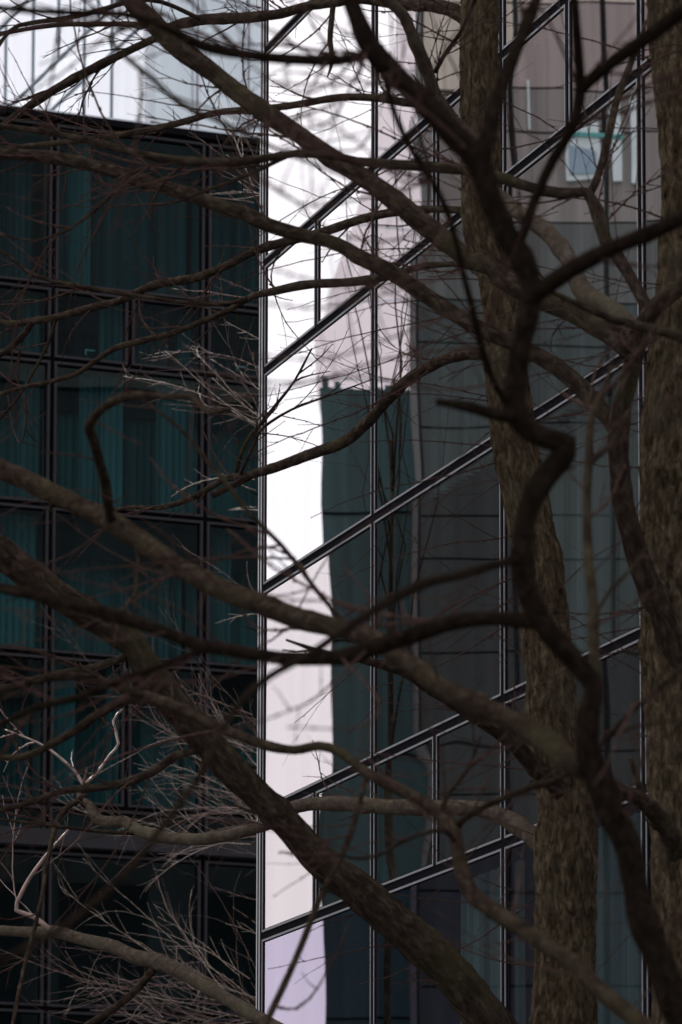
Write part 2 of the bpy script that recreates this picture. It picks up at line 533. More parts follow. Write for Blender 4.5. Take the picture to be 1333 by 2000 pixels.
cB = [FB.sz(x, 1000)[0] for x in (820, 1004, 1187, 1370, 1553, 1736)]
rng = random.Random(8)
FB.block('structure_wall', M['dark_in'], cB[0], cB[-1], 0, zB[-1], -6, -.05)
nB = len(zB)
for i in range(len(cB) - 1):
    for j in range(nB - 1):
        f = j / (nB - 1)  # daylight fading down the block is put into the panel colours
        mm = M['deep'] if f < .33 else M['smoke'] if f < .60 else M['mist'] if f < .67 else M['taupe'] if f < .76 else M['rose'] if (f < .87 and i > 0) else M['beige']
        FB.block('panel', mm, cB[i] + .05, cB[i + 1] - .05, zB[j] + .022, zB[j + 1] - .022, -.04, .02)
for pts in (((1110, 262), (1170, 218), (1176, 348), (1110, 356)), ((1192, 205), (1212, 200), (1212, 354), (1195, 354)),
            ((1230, 190), (1247, 168), (1247, 360), (1230, 358)), ((1030, 160), (1033, 160), (1034, 255), (1031, 255))):
    mb = MB()
    q = [FB.sz(*p) for p in pts]
    mb.box8([FB.pt(a, z, .03) for a, z in q] + [FB.pt(a, z, .12) for a, z in q])
    link('bright_patch', mb.mesh('bright_patch'), bB, M['cyan_reflection'])  # bright sky mirrored in windows, painted as pale panels; last one a thin strip
pE = mirror_at(637, 1000, 56)
bay = [FB.sz(*p) for p in ((1116, 290), (1165, 300), (1165, 340), (1116, 345))]
mb = MB()
mb.box8([FB.pt(a, z, .13) for a, z in bay] + [FB.pt(a, z, .15) for a, z in bay])
link('window_glazing', mb.mesh('window_glazing'), bB, mat('blue grey glazing', (0.30, 0.42, 0.52), 0.3, 0, 0.5, 0.2, 1))
bay = [FB.sz(*p) for p in ((1110, 266), (1215, 266), (1215, 274), (1110, 274))]
mb = MB()
mb.box8([FB.pt(a, z, .13) for a, z in bay] + [FB.pt(a, z, .16) for a, z in bay])
link('window_transom', mb.mesh('window_transom'), bB, mat('turquoise bar', (0.10, 0.42, 0.40), 0.4))
bE = empty('teal_block', (pE.x, pE.y, 0), 'flat teal clad block mirrored beside the white strip in the right glass wall', 'building')
FE = Mirrored(bE, pE, dm, nm)
zE = FE.sz(720, 762)[1]
aE = FE.sz(900, 1000)[0]
FE.block('wall', M['teal_wall'], 0, aE, 0, zE, -6, 0)
for k in range(1, 9):
    FE.block('wall_joint', M['black'], 0.0, aE, zE * k / 9, zE * k / 9 + .05, 0.0, .03)
for k in range(11):
    FE.block('parapet_unit', M['teal_wall'], .05 + k * .24, .05 + k * .24 + rng.uniform(.1, .23), zE, zE + rng.uniform(.05, .34) * (1 - k * .06), -2, -.3)
pG = mirror_at(700, 400, 78)
bG = empty('pale_block', (pG.x, pG.y, 0), 'pale wall block, made translucent to brighten it, mirrored above the teal block in the right glass wall', 'building')
FG = Mirrored(bG, pG, dm, nm)
zG = FG.sz(760, -160)[1]
aG = FG.sz(900, 400)[0]
fr = bpy.data.materials.new('translucent pale wall')       # pale wall made translucent, so light from behind brightens it
fr.use_nodes = True
ft = fr.node_tree
fb = ft.nodes['Principled BSDF']
fb.inputs['Base Color'].default_value = (0.86, 0.83, 0.84, 1)
fb.inputs['Roughness'].default_value = 0.7
fx = ft.nodes.new('ShaderNodeBsdfTranslucent')
fx.inputs['Color'].default_value = (0.95, 0.91, 0.93, 1)
fm = ft.nodes.new('ShaderNodeMixShader')
fm.inputs['Fac'].default_value = 0.75
ft.links.new(fb.outputs[0], fm.inputs[1])
ft.links.new(fx.outputs[0], fm.inputs[2])
ft.links.new(fm.outputs[0], ft.nodes['Material Output'].inputs['Surface'])
edge = [FG.sz(x, y) for x, y in ((800, -160), (765, 130), (706, 375), (664, 520), (632, 640), (634, 780), (650, 900))]
zl = edge[-1][1]
mb = MB()
nE = len(edge)
for o_ in (-.06, 0.0):
    mb.v += [tuple(FG.pt(a, z, o_)) for a, z in edge] + [tuple(FG.pt(aG, zl, o_)), tuple(FG.pt(aG, edge[0][1], o_))]
mb.f.append(tuple(range(nE + 2)))
mb.f.append(tuple(range(2 * nE + 3, nE + 1, -1)))
for k in range(nE + 2):
    k2 = (k + 1) % (nE + 2)
    mb.f.append((k, k2, k2 + nE + 2, k + nE + 2))
mb.m = [0] * len(mb.f)
link('sloping_wall', mb.mesh('sloping_wall'), bG, fr)
FG.block('base_wall', M['concrete'], FG.sz(665, 1000)[0], aG, 0, zl - .01, -.5, 0)
for k in range(1, 7):
    z = zl + (edge[0][1] - zl) * k / 7
    a_ = max(a for a, zz in edge if zz <= z)
    for (a1, z1), (a2, z2) in zip(edge, edge[1:]):
        if z2 <= z <= z1:
            a_ = a2 + (a1 - a2) * (z - z2) / max(.01, z1 - z2)
    FG.block('wall_joint', M['alu_pale'], a_ + .02, aG, z, z + .05, 0.002, .03)

# ================================================================ trees
def bark(name, dark, mid, light, scale, bump, stretch=0.22, moss=None):
    m = bpy.data.materials.new(name)
    m.use_nodes = True
    t = m.node_tree
    L = t.links.new
    b = t.nodes['Principled BSDF']
    b.inputs['Roughness'].default_value = 1.0
    b.inputs['Specular IOR Level'].default_value = 0.0
    a = t.nodes.new('ShaderNodeAttribute')
    a.attribute_name = 'bark'
    mp = t.nodes.new('ShaderNodeMapping')
    mp.inputs['Scale'].default_value = (scale, scale, scale * stretch)
    L(a.outputs['Vector'], mp.inputs['Vector'])
    n1 = t.nodes.new('ShaderNodeTexNoise')
    n1.inputs['Scale'].default_value = 1.0
    n1.inputs['Detail'].default_value = 8
    n1.inputs['Roughness'].default_value = 0.65
    n1.inputs['Distortion'].default_value = 0.6
    L(mp.outputs['Vector'], n1.inputs['Vector'])
    vo = t.nodes.new('ShaderNodeTexVoronoi')
    vo.feature = 'DISTANCE_TO_EDGE'
    vo.inputs['Scale'].default_value = 0.8
    vm = t.nodes.new('ShaderNodeVectorMath')
    vm.operation = 'ADD'
    L(mp.outputs['Vector'], vm.inputs[0])
    L(n1.outputs['Color'], vm.inputs[1])
    L(vm.outputs['Vector'], vo.inputs['Vector'])
    r = t.nodes.new('ShaderNodeValToRGB')
    e = r.color_ramp.elements
    e[0].position, e[0].color = 0.32, (*dark, 1)
    e[1].position, e[1].color = 0.72, (*light, 1)
    k = e.new(0.50)
    k.color = (*mid, 1)
    L(n1.outputs['Fac'], r.inputs['Fac'])
    n2 = t.nodes.new('ShaderNodeTexNoise')
    n2.inputs['Scale'].default_value = 3.0
    n2.inputs['Detail'].default_value = 6
    mx = t.nodes.new('ShaderNodeMixRGB')
    mx.blend_type = 'MIX'
    mx.inputs['Color2'].default_value = (*(moss or light), 1)
    r2 = t.nodes.new('ShaderNodeValToRGB')
    r2.color_ramp.elements[0].position, r2.color_ramp.elements[1].position = 0.52, 0.75
    r2.color_ramp.elements[1].color = (0.55, 0.55, 0.55, 1)
    L(n2.outputs['Fac'], r2.inputs['Fac'])
    L(a.outputs['Vector'], n2.inputs['Vector'])
    L(r2.outputs['Color'], mx.inputs['Fac'])
    L(r.outputs['Color'], mx.inputs['Color1'])
    L(mx.outputs['Color'], b.inputs['Base Color'])
    ad = t.nodes.new('ShaderNodeMath')
    ad.operation = 'MULTIPLY_ADD'
    ad.inputs[1].default_value = 0.8
    L(vo.outputs['Distance'], ad.inputs[0])
    L(n1.outputs['Fac'], ad.inputs[2])
    bn = t.nodes.new('ShaderNodeBump')
    bn.inputs['Strength'].default_value = bump
    bn.inputs['Distance'].default_value = 0.013
    L(ad.outputs[0], bn.inputs['Height'])
    L(bn.outputs['Normal'], b.inputs['Normal'])
    return m

BK_TRUNK = bark('flaking brown bark', (0.0087, 0.0065, 0.0043), (0.0391, 0.0290, 0.0188), (0.1087, 0.0870, 0.0551), 34, 1.0, 0.35, (0.066, 0.058, 0.040))
BK_LIMB = bark('smooth brown bark', (0.0102, 0.0076, 0.0059), (0.0238, 0.0170, 0.0136), (0.0612, 0.0476, 0.0357), 30, 0.5, 0.45, (0.0442, 0.0425, 0.0204))
BK_NEAR = bark('dark backlit bark', (0.0055, 0.004, 0.0032), (0.0115, 0.0082, 0.0062), (0.024, 0.018, 0.014), 40, 0.5, 0.7, (0.0120, 0.0110, 0.0060))  # same bark darkened: backlit shade of the near tree in the colour
BK_LIGHT = bark('pale smooth bark', (0.032, 0.025, 0.019), (0.050, 0.039, 0.031), (0.088, 0.072, 0.058), 26, 0.4, 0.8, (0.075, 0.072, 0.045))
BK_MID = bark('dark brown bark', (0.0095, 0.0066, 0.0057), (0.0209, 0.0152, 0.0114), (0.0494, 0.0380, 0.0285), 34, 0.6, 0.5, (0.0361, 0.0342, 0.0171))
BK_TWIG = mat('red brown twig', (0.044, 0.027, 0.023), 0.9, 0, 0.0, 0.35, 25)
BK_PALE = mat('pale sunlit twig', (0.40, 0.32, 0.26), 0.35, 0, 0.6, 0.4, 20)  # highlights on some sunlit sprays, put into a paler colour
BK_SPRAY = mat('rust brown twig', (0.17, 0.105, 0.085), 0.35, 0, 0.6, 0.5, 15)

def catmull(P, n):
    out = []
    Q = [2 * P[0] - P[1]] + P + [2 * P[-1] - P[-2]]
    for i in range(1, len(Q) - 2):
        p0, p1, p2, p3 = Q[i - 1:i + 3]
        m = max(2, int((p2 - p1).length * n))
        for k in range(m):
            t = k / m
            out.append(0.5 * ((2 * p1) + (p2 - p0) * t + (2 * p0 - 5 * p1 + 4 * p2 - p3) * t * t + (3 * p1 - p0 - 3 * p2 + p3) * t ** 3))
    out.append(P[-1].copy())
    return out

def tube(pts, rad, segs, rough, seed, cap=True, knob=0.0):
    """pts: Vectors, rad: radii; returns mesh with the 'bark' coordinates"""
    vs, fs, bk = [], [], []
    n = len(pts)
    tan = [(pts[min(i + 1, n - 1)] - pts[max(i - 1, 0)]).normalized() for i in range(n)]
    u = tan[0].orthogonal().normalized()
    L = 0.0
    off = Vector((seed * 3.17, seed * 1.91, seed * 0.73))
    for i in range(n):
        if i:
            L += (pts[i] - pts[i - 1]).length
            u = (u - tan[i] * u.dot(tan[i])).normalized()
        v = tan[i].cross(u)
        rk = rad[i]
        if knob:
            rk *= 1 + knob * max(0, noise.noise(Vector((L * 9, seed * 5.3, 0))) - .15) * 2
        for j in range(segs):
            th = 2 * math.pi * j / segs
            c, s = math.cos(th), math.sin(th)
            r = rk
            if rough:
                q = Vector((c * rk * 14, s * rk * 14, L * 5)) + off
                r += rough * rk * (noise.noise(q) * .7 + noise.noise(q * 2.7) * .45 + noise.noise(q * 6.1) * .3)
                if segs > 60:                 # flakes and ridges of old bark
                    f = noise.noise(Vector((c * rk * 34, s * rk * 34, L * 13)) + off)
                    r += .008 * (abs(f) ** .6 - .4) + .009 * noise.noise(Vector((c * rk * 17, s * rk * 17, L * 4.5)) + off * 2) + .005 * noise.noise(Vector((c * rk * 90, s * rk * 90, L * 30)) + off)
            vs.append(tuple(pts[i] + (u * c + v * s) * r))
            bk += [c * rk + off.x, s * rk + off.y, L]
    for i in range(n - 1):
        for j in range(segs):
            a, b = i * segs + j, i * segs + (j + 1) % segs
            fs.append((a, b, b + segs, a + segs))
    if cap:
        fs.append(tuple(range(segs - 1, -1, -1)))
        fs.append(tuple(range((n - 1) * segs, n * segs)))
    me = bpy.data.meshes.new('branch')
    me.from_pydata(vs, [], fs)
    at_ = me.attributes.new('bark', 'FLOAT_VECTOR', 'POINT')
    at_.data.foreach_set('vector', bk)
    me.polygons.foreach_set('use_smooth', [True] * len(fs))
    return me

class Twigs:
    """many thin shoots with buds, gathered into one mesh"""
    def __init__(s, seed):
        s.v, s.f = [], []
        s.rng = random.Random(seed)
    def stem(s, pts, rad, segs=4):
        n = len(pts)
        b0 = len(s.v)
        t0 = (pts[1] - pts[0]).normalized()
        u = t0.orthogonal().normalized()
        for i in range(n):
            t = (pts[min(i + 1, n - 1)] - pts[max(i - 1, 0)]).normalized()
            u = (u - t * u.dot(t)).normalized()
            v = t.cross(u)
            for j in range(segs):
                a = 2 * math.pi * j / segs
                s.v.append(tuple(pts[i] + (u * math.cos(a) + v * math.sin(a)) * rad[i]))
        for i in range(n - 1):
            for j in range(segs):
                a, b = b0 + i * segs + j, b0 + i * segs + (j + 1) % segs
                s.f.append((a, b, b + segs, a + segs))
        s.f.append(tuple(b0 + (n - 1) * segs + j for j in range(segs)))
    def bud(s, p, d, r):
        b = len(s.v)
        u = d.orthogonal().normalized()
        v = d.cross(u)
        s.v += [tuple(p - d * r * 1.3)] + [tuple(p + (u * c + v * q) * r) for c, q in ((1, 0), (0, 1), (-1, 0), (0, -1))] + [tuple(p + d * r * 2.0)]
        for j in range(4):
            s.f.append((b, b + 1 + (j + 1) % 4, b + 1 + j))
            s.f.append((b + 5, b + 1 + j, b + 1 + (j + 1) % 4))
    def shoot(s, p, d, length, r, depth=0, bend=None, side=0.45, step=0.075):
        g = s.rng
        n = max(3, int(length / step))
        bend = bend if bend is not None else Vector((g.gauss(0, .05), g.gauss(0, .05), g.gauss(0.02, .06)))
        pts, rad = [p.copy()], [r]
        q, dd = p.copy(), d.normalized()
        zig = g.choice((-1, 1))
        zv = dd.orthogonal().normalized() if g.random() < .3 else Vector((-dd.z, 0.1, dd.x)).normalized()
        for i in range(n):
            dd = (dd + bend * (1.2 * step / .075) + zv * zig * 0.09 + Vector((g.gauss(0, .05), g.gauss(0, .05), g.gauss(0, .05)))).normalized()
            zig = -zig
            q = q + dd * (length / n)
            k = (i + 1) / n
            rr = r * (1 - .62 * k)
            pts.append(q.copy())
            rad.append(rr)
            if depth < 2 and i > 0 and i < n - 1 and g.random() < side:
                sd_ = (dd + zv * zig * g.uniform(.3, .8) + Vector((0, g.gauss(0, .35), g.gauss(0, .12)))).normalized()
                ll = length * g.uniform(.12, .5) * (1 - .5 * k)
                if g.random() < .35:
                    ll = g.uniform(.02, .05)
                s.shoot(q, sd_, max(ll, .02), rr * .75, depth + 1, None, side * .55, step)
            if g.random() < .8:
                s.bud(q + zv * zig * rr * .9, (dd + zv * zig * .6).normalized(), rr * g.uniform(1.0, 1.7) + .0008)
        s.stem(pts, rad)
        s.bud(q, dd, rad[-1] * 1.2 + .0006)
    def link(s, parent, material, name='twigs', base=None):
        if not s.v:
            return
        me = bpy.data.meshes.new(name)
        if base is not None:
            s.v = [tuple(Vector(q) - base) for q in s.v]
        me.from_pydata(s.v, [], s.f)
        me.polygons.foreach_set('use_smooth', [True] * len(s.f))
        o = link(name, me, parent, material)
        o['kind'] = 'stuff'
        return o

PX = 1.0 / F
class Tree:
    def __init__(s, label, group, x, y, depth):
        s.base = at(x, y, depth)
        s.base.z = 0
        s.root = empty('bare_tree', s.base, label, 'tree', group)
        s.br = {}
        s.bark = BK_LIMB
        s.n = 0
    def branch(s, key, pts, d0=None, d1=None, parent=None, name='branch', material=None, segs=12, rough=.16,
               ground=False, twigs=0, tw=(.3, .8), side=0, tmat=None, knob=.18, up=0.0, res=16, spread=(.2, .8), r_tw=.0041):
        """pts root first: (x, y, width); depth runs d0 to d1; with a parent the root takes the parent's depth there"""
        s.n += 1
        if parent is not None:
            pp = s.br[parent]
            x, y = pts[0][:2]
            k = min(range(len(pp['p'])), key=lambda i: (pp['p'][i][0] - x) ** 2 + (pp['p'][i][1] - y) ** 2)
            dp = pp['d'][k]
            d1 = dp + (d1 or 0.0)
            d0 = dp
        L = [0.0]
        for a, b in zip(pts, pts[1:]):
            L.append(L[-1] + math.hypot(a[0] - b[0], a[1] - b[1]))
        ds = [d0 + (d1 - d0) * (l / L[-1]) for l in L]
        if parent is not None and len(ds) > 2:      # lie over or under the parent's own thickness where it leaves
            ds[0] = d0
        w3 = [at(p[0], p[1], d) for p, d in zip(pts, ds)]
        rr = [p[2] * .5 * PX * d for p, d in zip(pts, ds)]
        P4 = [Vector((*q, r)) for q, r in zip(w3, rr)]
        cur = catmull(P4, res)
        pl = [Vector(q[:3]) for q in cur]
        rl = [max(.0012, q[3]) for q in cur]
        if ground:
            q = pl[0].copy()
            pl = [Vector((s.base.x, s.base.y, -.1)), Vector((s.base.x, s.base.y, q.z * .5)) * 1.0] + pl
            rl = [rl[0] * 1.5, rl[0] * 1.1] + rl
        me = tube([q - s.base for q in pl], rl, segs, rough, s.n * 1.37, knob=knob)
        o = link(name, me, s.root, material or s.bark)
        s.br[key] = {'p': pts, 'd': ds, 'o': o, 'pl': pl, 'rl': rl}
        if twigs:
            s.shoots(key, twigs, tw, side, tmat, up, spread, r_tw)
        return o
    def shoots(s, key, count, tw, side=0, tmat=None, up=0.0, spread=(.35, 1.1), r_tw=.0035):
        b = s.br[key]
        T = Twigs(s.n * 101 + 7)
        g = T.rng
        n = len(b['pl'])
        for _ in range(int(count * 1.0)):
            i = int(n * (1 - (g.random() ** .8) * .93))
            i = max(1, min(n - 2, i))
            p = b['pl'][i]
            t = (b['pl'][i + 1] - b['pl'][i - 1]).normalized()
            pr = Vector((-t.z, 0, t.x)).normalized()
            sg = side if side and g.random() < .8 else g.choice((-1, 1))
            d = t * 1.0 + pr * sg * g.uniform(*spread) + Vector((0, g.gauss(0, .45), up))
            d.z *= .65
            T.shoot(p, d, g.uniform(*tw) * g.choice((.7, 1.2, 1.6)), r_tw * g.uniform(.6, 1.75))
        T.link(b['o'], tmat or BK_TWIG, base=s.base)

# ---------------------------------------------------------------- middle tree (rough brown trunk right of centre)
TM = Tree('tree with straight flaking brown trunk right of centre, before the glass wall', 'bare trees before the glass wall', 1108, 2860, 20.5)
TM.branch('trunk', [(1104, 2150, 132), (1102, 2000, 126), (1104, 1800, 118), (1107, 1650, 120), (1107, 1575, 114), (1084, 1450, 108), (1077, 1350, 100),
          (1067, 1240, 94), (1057, 1125, 90), (1027, 975, 90), (1004, 850, 87), (987, 700, 86), (977, 550, 84), (945, 440, 84), (940, 300, 80),
          (937, 125, 78), (937, 0, 78), (938, -120, 72), (945, -400, 60), (930, -700, 30)], 20.5, 20.5, name='trunk', material=BK_TRUNK, segs=110, rough=.08, ground=True, res=75, knob=.06)
TM.branch('q', [(1085, 1700, 40), (1062, 1655, 40), (1027, 1622, 38), (992, 1600, 35), (947, 1582, 32), (892, 1577, 29), (817, 1577, 30), (742, 1575, 31), (667, 1570, 29),
          (600, 1571, 27), (565, 1582, 27), (530, 1605, 25), (500, 1617, 24), (450, 1630, 24), (390, 1640, 25), (320, 1635, 24), (270, 1622, 24), (243, 1604, 23),
          (210, 1607, 22), (186, 1595, 21), (175, 1572, 17), (160, 1562, 14), (155, 1550, 12), (164, 1532, 8), (170, 1500, 5)], d1=3.5, material=BK_LIGHT, parent='trunk', twigs=16, tw=(.2, .7), segs=16)
TM.branch('q_thin', [(275, 1628, 9), (200, 1624, 8), (100, 1612, 7), (0, 1600, 6), (-60, 1592, 4)], d1=-.3, parent='q', segs=7, twigs=3)
TM.branch('q_fork', [(168, 1545, 7), (150, 1510, 6), (95, 1462, 5), (50, 1440, 4), (10, 1425, 3)], d1=.2, parent='q', segs=6, twigs=4, tmat=BK_SPRAY, material=BK_SPRAY)
TM.branch('q_fork2', [(168, 1530, 7), (190, 1510, 6), (215, 1475, 6), (232, 1452, 6), (222, 1408, 6), (240, 1385, 3)], d1=.2, parent='q', segs=6, twigs=4, material=BK_SPRAY)
TM.branch('q_hang', [(165, 1555, 12), (120, 1590, 10), (100, 1650, 9), (78, 1770, 8), (45, 1900, 8), (20, 2030, 8)], d1=-1.5, parent='q', segs=7, twigs=6, tmat=BK_TWIG)
TM.branch('w', [(985, 700, 26), (937, 692, 24), (892, 695, 22), (852, 710, 23), (807, 735, 24), (767, 770, 24), (732, 810, 22), (697, 845, 22), (667, 866, 23),
          (600, 890, 22), (540, 912, 20), (480, 930, 16), (440, 935, 13), (390, 965, 12), (350, 982, 11), (310, 992, 9), (250, 991, 7), (215, 1002, 4)], d1=5.0, parent='trunk', twigs=16, tw=(.3, .9), up=-.1)
TM.branch('w_stub', [(500, 922, 15), (480, 936, 14), (450, 950, 14), (415, 967, 15)], d1=.1, parent='w', segs=10)
TM.branch('w_up', [(455, 940, 8), (480, 866, 8), (515, 822, 8), (540, 790, 7), (575, 745, 5), (610, 680, 3)], d1=-.6, parent='w', segs=6, twigs=8, tw=(.2, .5))
TM.branch('w_up2', [(470, 925, 7), (500, 860, 6), (515, 835, 6), (570, 800, 5), (650, 770, 4), (730, 740, 2)], d1=-.6, parent='w', segs=6, twigs=9, tw=(.2, .5))
TM.branch('x1', [(942, 415, 20), (877, 409, 15), (817, 410, 17), (767, 415, 18), (717, 425, 18), (667, 441, 18), (625, 455, 18), (565, 470, 18), (500, 490, 17), (430, 525, 16),
          (370, 545, 17), (300, 557, 17), (240, 585, 16), (175, 602, 16), (110, 620, 14), (65, 627, 14), (20, 632, 12), (-30, 620, 8)], d1=4.5, parent='trunk', twigs=20, tw=(.3, .9), up=-.15)
TM.branch('x1_down', [(65, 627, 12), (50, 650, 13), (20, 680, 13), (0, 693, 12), (-30, 705, 8)], d1=.2, parent='x1', segs=8, twigs=3)
TM.branch('x1_thin', [(110, 620, 8), (95, 670, 7), (40, 770, 6), (-10, 830, 5)], d1=.2, parent='x1', segs=6, twigs=5)
TM.branch('x2', [(975, 520, 14), (907, 515, 11), (827, 520, 13), (767, 537, 16), (717, 547, 18), (667, 552, 18), (600, 556, 18), (530, 570, 16), (490, 580, 14), (450, 604, 12),
          (390, 630, 12), (340, 650, 12), (280, 665, 12), (225, 680, 12), (180, 710, 10), (150, 730, 10), (100, 745, 9), (50, 755, 9), (0, 770, 8), (-40, 782, 5)], d1=4.0, parent='trunk', twigs=18, tw=(.3, .9))
TM.branch('x3', [(495, 578, 9), (450, 592, 9), (375, 592, 9), (280, 580, 9), (190, 565, 9), (100, 548, 8), (50, 528, 7), (20, 500, 6), (-20, 480, 4)], d1=.3, parent='x2', segs=8, twigs=7)
TM.branch('m1', [(930, 60, 30), (902, 30, 30), (857, 12, 28), (807, 8, 27), (757, 4, 24), (700, -3, 20), (650, 5, 20), (600, 12, 19), (550, 26, 20), (500, 33, 22), (450, 36, 22), (400, 38, 22), (360, 45, 21),
          (325, 52, 14), (280, 48, 11), (200, 47, 10), (100, 50, 9), (0, 66, 9), (-40, 72, 6)], d1=4.0, parent='trunk', twigs=20, tw=(.3, .9), up=-.2)
TM.branch('m1_fork', [(345, 52, 15), (300, 76, 16), (240, 105, 16), (180, 135, 18), (125, 165, 18), (75, 196, 16), (30, 226, 14), (0, 250, 12), (-30, 280, 8)], d1=.5, parent='m1', twigs=16, tw=(.3, .8), up=-.2)
TM.branch('m1_drop', [(652, 5, 12), (648, 40, 11), (645, 80, 11), (650, 118, 9), (640, 150, 3)], d1=-.2, parent='m1', segs=8, twigs=6, tw=(.2, .6))
TM.branch('m1_tip', [(400, 40, 10), (290, 0, 9), (150, 32, 10), (60, 45, 9), (20, 60, 8), (-20, 120, 5)], d1=-.4, parent='m1', segs=8, twigs=6, up=-.3)
TM.branch('m2', [(940, 300, 38), (925, 283, 36), (887, 240, 32), (852, 190, 28), (837, 145, 26), (812, 85, 26), (787, 30, 24), (745, -10, 20), (690, -60, 12)], d1=-1.2, material=BK_LIGHT, parent='trunk', twigs=9, tw=(.3, .7))
TM.branch('m2_fork', [(850, 142, 10), (868, 108, 9), (897, 68, 8), (928, 0, 7), (940, -40, 5)], d1=-.3, parent='m2', segs=7, twigs=4)
TM.branch('a4', [(868, 215, 16), (830, 206, 16), (787, 200, 16), (742, 192, 16), (666, 190, 15), (575, 205, 14), (500, 213, 13), (425, 220, 13), (370, 235, 13), (310, 250, 13), (225, 265, 12), (125, 278, 11), (0, 290, 9), (-40, 292, 6)],
          d1=3.0, parent='m2', twigs=18, tw=(.3, .9), up=-.15)
TM.branch('r4', [(1107, 1592, 40), (1092, 1540, 38), (1047, 1500, 36), (1007, 1455, 30), (967, 1425, 27), (917, 1395, 24), (880, 1370, 22), (830, 1340, 20), (790, 1312, 20), (740, 1297, 18), (690, 1285, 13), (620, 1270, 9), (560, 1250, 5)],
          d1=-1.6, parent='trunk', twigs=10)
TM.branch('p', [(1100, 2130, 90), (1010, 2058, 88), (957, 2000, 85), (907, 1930, 79), (842, 1860, 77), (767, 1798, 75), (700, 1738, 71), (625, 1680, 66), (565, 1612, 61), (500, 1550, 60), (450, 1500, 63), (380, 1420, 63),
          (322, 1355, 64), (282, 1295, 57), (250, 1248, 56), (190, 1210, 57), (125, 1170, 58), (60, 1125, 60), (10, 1085, 60), (-50, 1040, 54), (-150, 960, 40)], d1=-1.5, parent='trunk', name='limb', twigs=12, segs=24, rough=.12, res=26)
TM.branch('h2', [(262, 1275, 15), (235, 1288, 14), (175, 1305, 14), (100, 1320, 14), (25, 1340, 13), (-30, 1352, 9)], d1=-.5, parent='p', segs=9, twigs=8)
TM.branch('h4', [(420, 1470, 16), (380, 1467, 15), (340, 1478, 18), (310, 1500, 18), (260, 1524, 17), (200, 1537, 16), (125, 1545, 14), (50, 1570, 12), (0, 1582, 11), (-40, 1590, 8)], d1=-1.0, parent='p', segs=10, twigs=9)
TM.branch('u', [(1104, 2350, 60), (900, 2215, 50), (700, 2100, 36), (530, 2003, 29), (500, 1985, 28), (450, 1955, 28), (400, 1925, 28), (350, 1896, 30), (300, 1877, 32), (260, 1868, 30), (225, 1850, 26), (160, 1834, 24), (110, 1820, 24),
          (60, 1821, 22), (0, 1817, 20), (-60, 1812, 14)], d1=4.0, material=BK_LIGHT, parent='trunk', segs=16, twigs=12, tw=(.2, .6), up=.2)
TM.branch('u_down', [(300, 1893, 18), (285, 1912, 16), (260, 1940, 15), (215, 1975, 14), (175, 2000, 13), (120, 2040, 9)], d1=-.3, parent='u', segs=9, twigs=4)
TM.branch('u_twig', [(105, 1822, 10), (66, 1790, 10), (32, 1777, 9), (42, 1745, 8), (60, 1712, 8), (95, 1665, 6), (135, 1620, 4)], d1=.2, parent='u', segs=7, twigs=3, material=BK_SPRAY, tmat=BK_SPRAY)

# ---------------------------------------------------------------- right tree (trunk at the picture edge, forked stem before it)
TR = Tree('tree with thick ridged trunk and a dark forked stem, rightmost before the glass wall', 'bare trees before the glass wall', 1338, 2860, 18.8)
TR.branch('trunk', [(1346, 2150, 138), (1345, 2000, 134), (1335, 1700, 124), (1326, 1500, 122), (1316, 1300, 126), (1313, 1100, 130), (1315, 950, 130), (1316, 800, 125), (1326, 650, 110), (1333, 500, 92),
          (1336, 350, 92), (1331, 250, 92), (1319, 125, 98), (1312, 0, 98), (1308, -150, 90), (1290, -500, 66), (1270, -800, 34)], 18.8, 18.8, name='trunk', material=BK_TRUNK, segs=110, rough=.08, ground=True, res=75, knob=.06)
TR.branch('stem', [(1338, 1360, 60), (1322, 1282, 54), (1297, 1210, 50), (1267, 1140, 50), (1242, 1075, 46), (1222, 1000, 43), (1212, 925, 42), (1208, 875, 42), (1214, 800, 40), (1228, 750, 38), (1243, 675, 38), (1262, 625, 35), (1292, 590, 34), (1333, 558, 34), (1400, 520, 26)],
          d1=-1.4, parent='trunk', name='limb', segs=16, twigs=6, res=24)
TR.branch('s1', [(1210, 850, 38), (1192, 820, 36), (1157, 780, 36), (1117, 740, 35), (1077, 710, 33), (1047, 692, 32), (1007, 672, 33), (967, 655, 33), (917, 630, 32), (867, 600, 32), (817, 567, 32), (782, 542, 33), (742, 520, 33), (697, 500, 30),
          (660, 477, 28), (575, 455, 29), (525, 440, 29), (475, 415, 28), (425, 400, 28), (370, 380, 29), (300, 360, 27), (240, 340, 26), (190, 325, 26), (140, 315, 27), (75, 304, 23), (0, 300, 20), (-60, 296, 14)], d1=1.8, parent='stem', name='limb', segs=16, twigs=26, tw=(.3, 1.0), up=-.1)
TR.branch('s2', [(1236, 690, 44), (1207, 660, 44), (1167, 638, 42), (1117, 608, 45), (1067, 587, 45), (992, 548, 44), (960, 520, 39), (917, 508, 39), (892, 487, 40), (852, 455, 42), (807, 420, 42), (757, 380, 40), (707, 345, 38), (666, 320, 38), (600, 275, 36),
          (550, 240, 38), (500, 208, 38), (450, 170, 37), (400, 130, 38), (350, 95, 40), (320, 65, 41), (285, 30, 39), (255, 0, 35), (215, -50, 26)], d1=1.5, parent='stem', name='limb', segs=16, twigs=28, tw=(.3, 1.0), up=-.1)
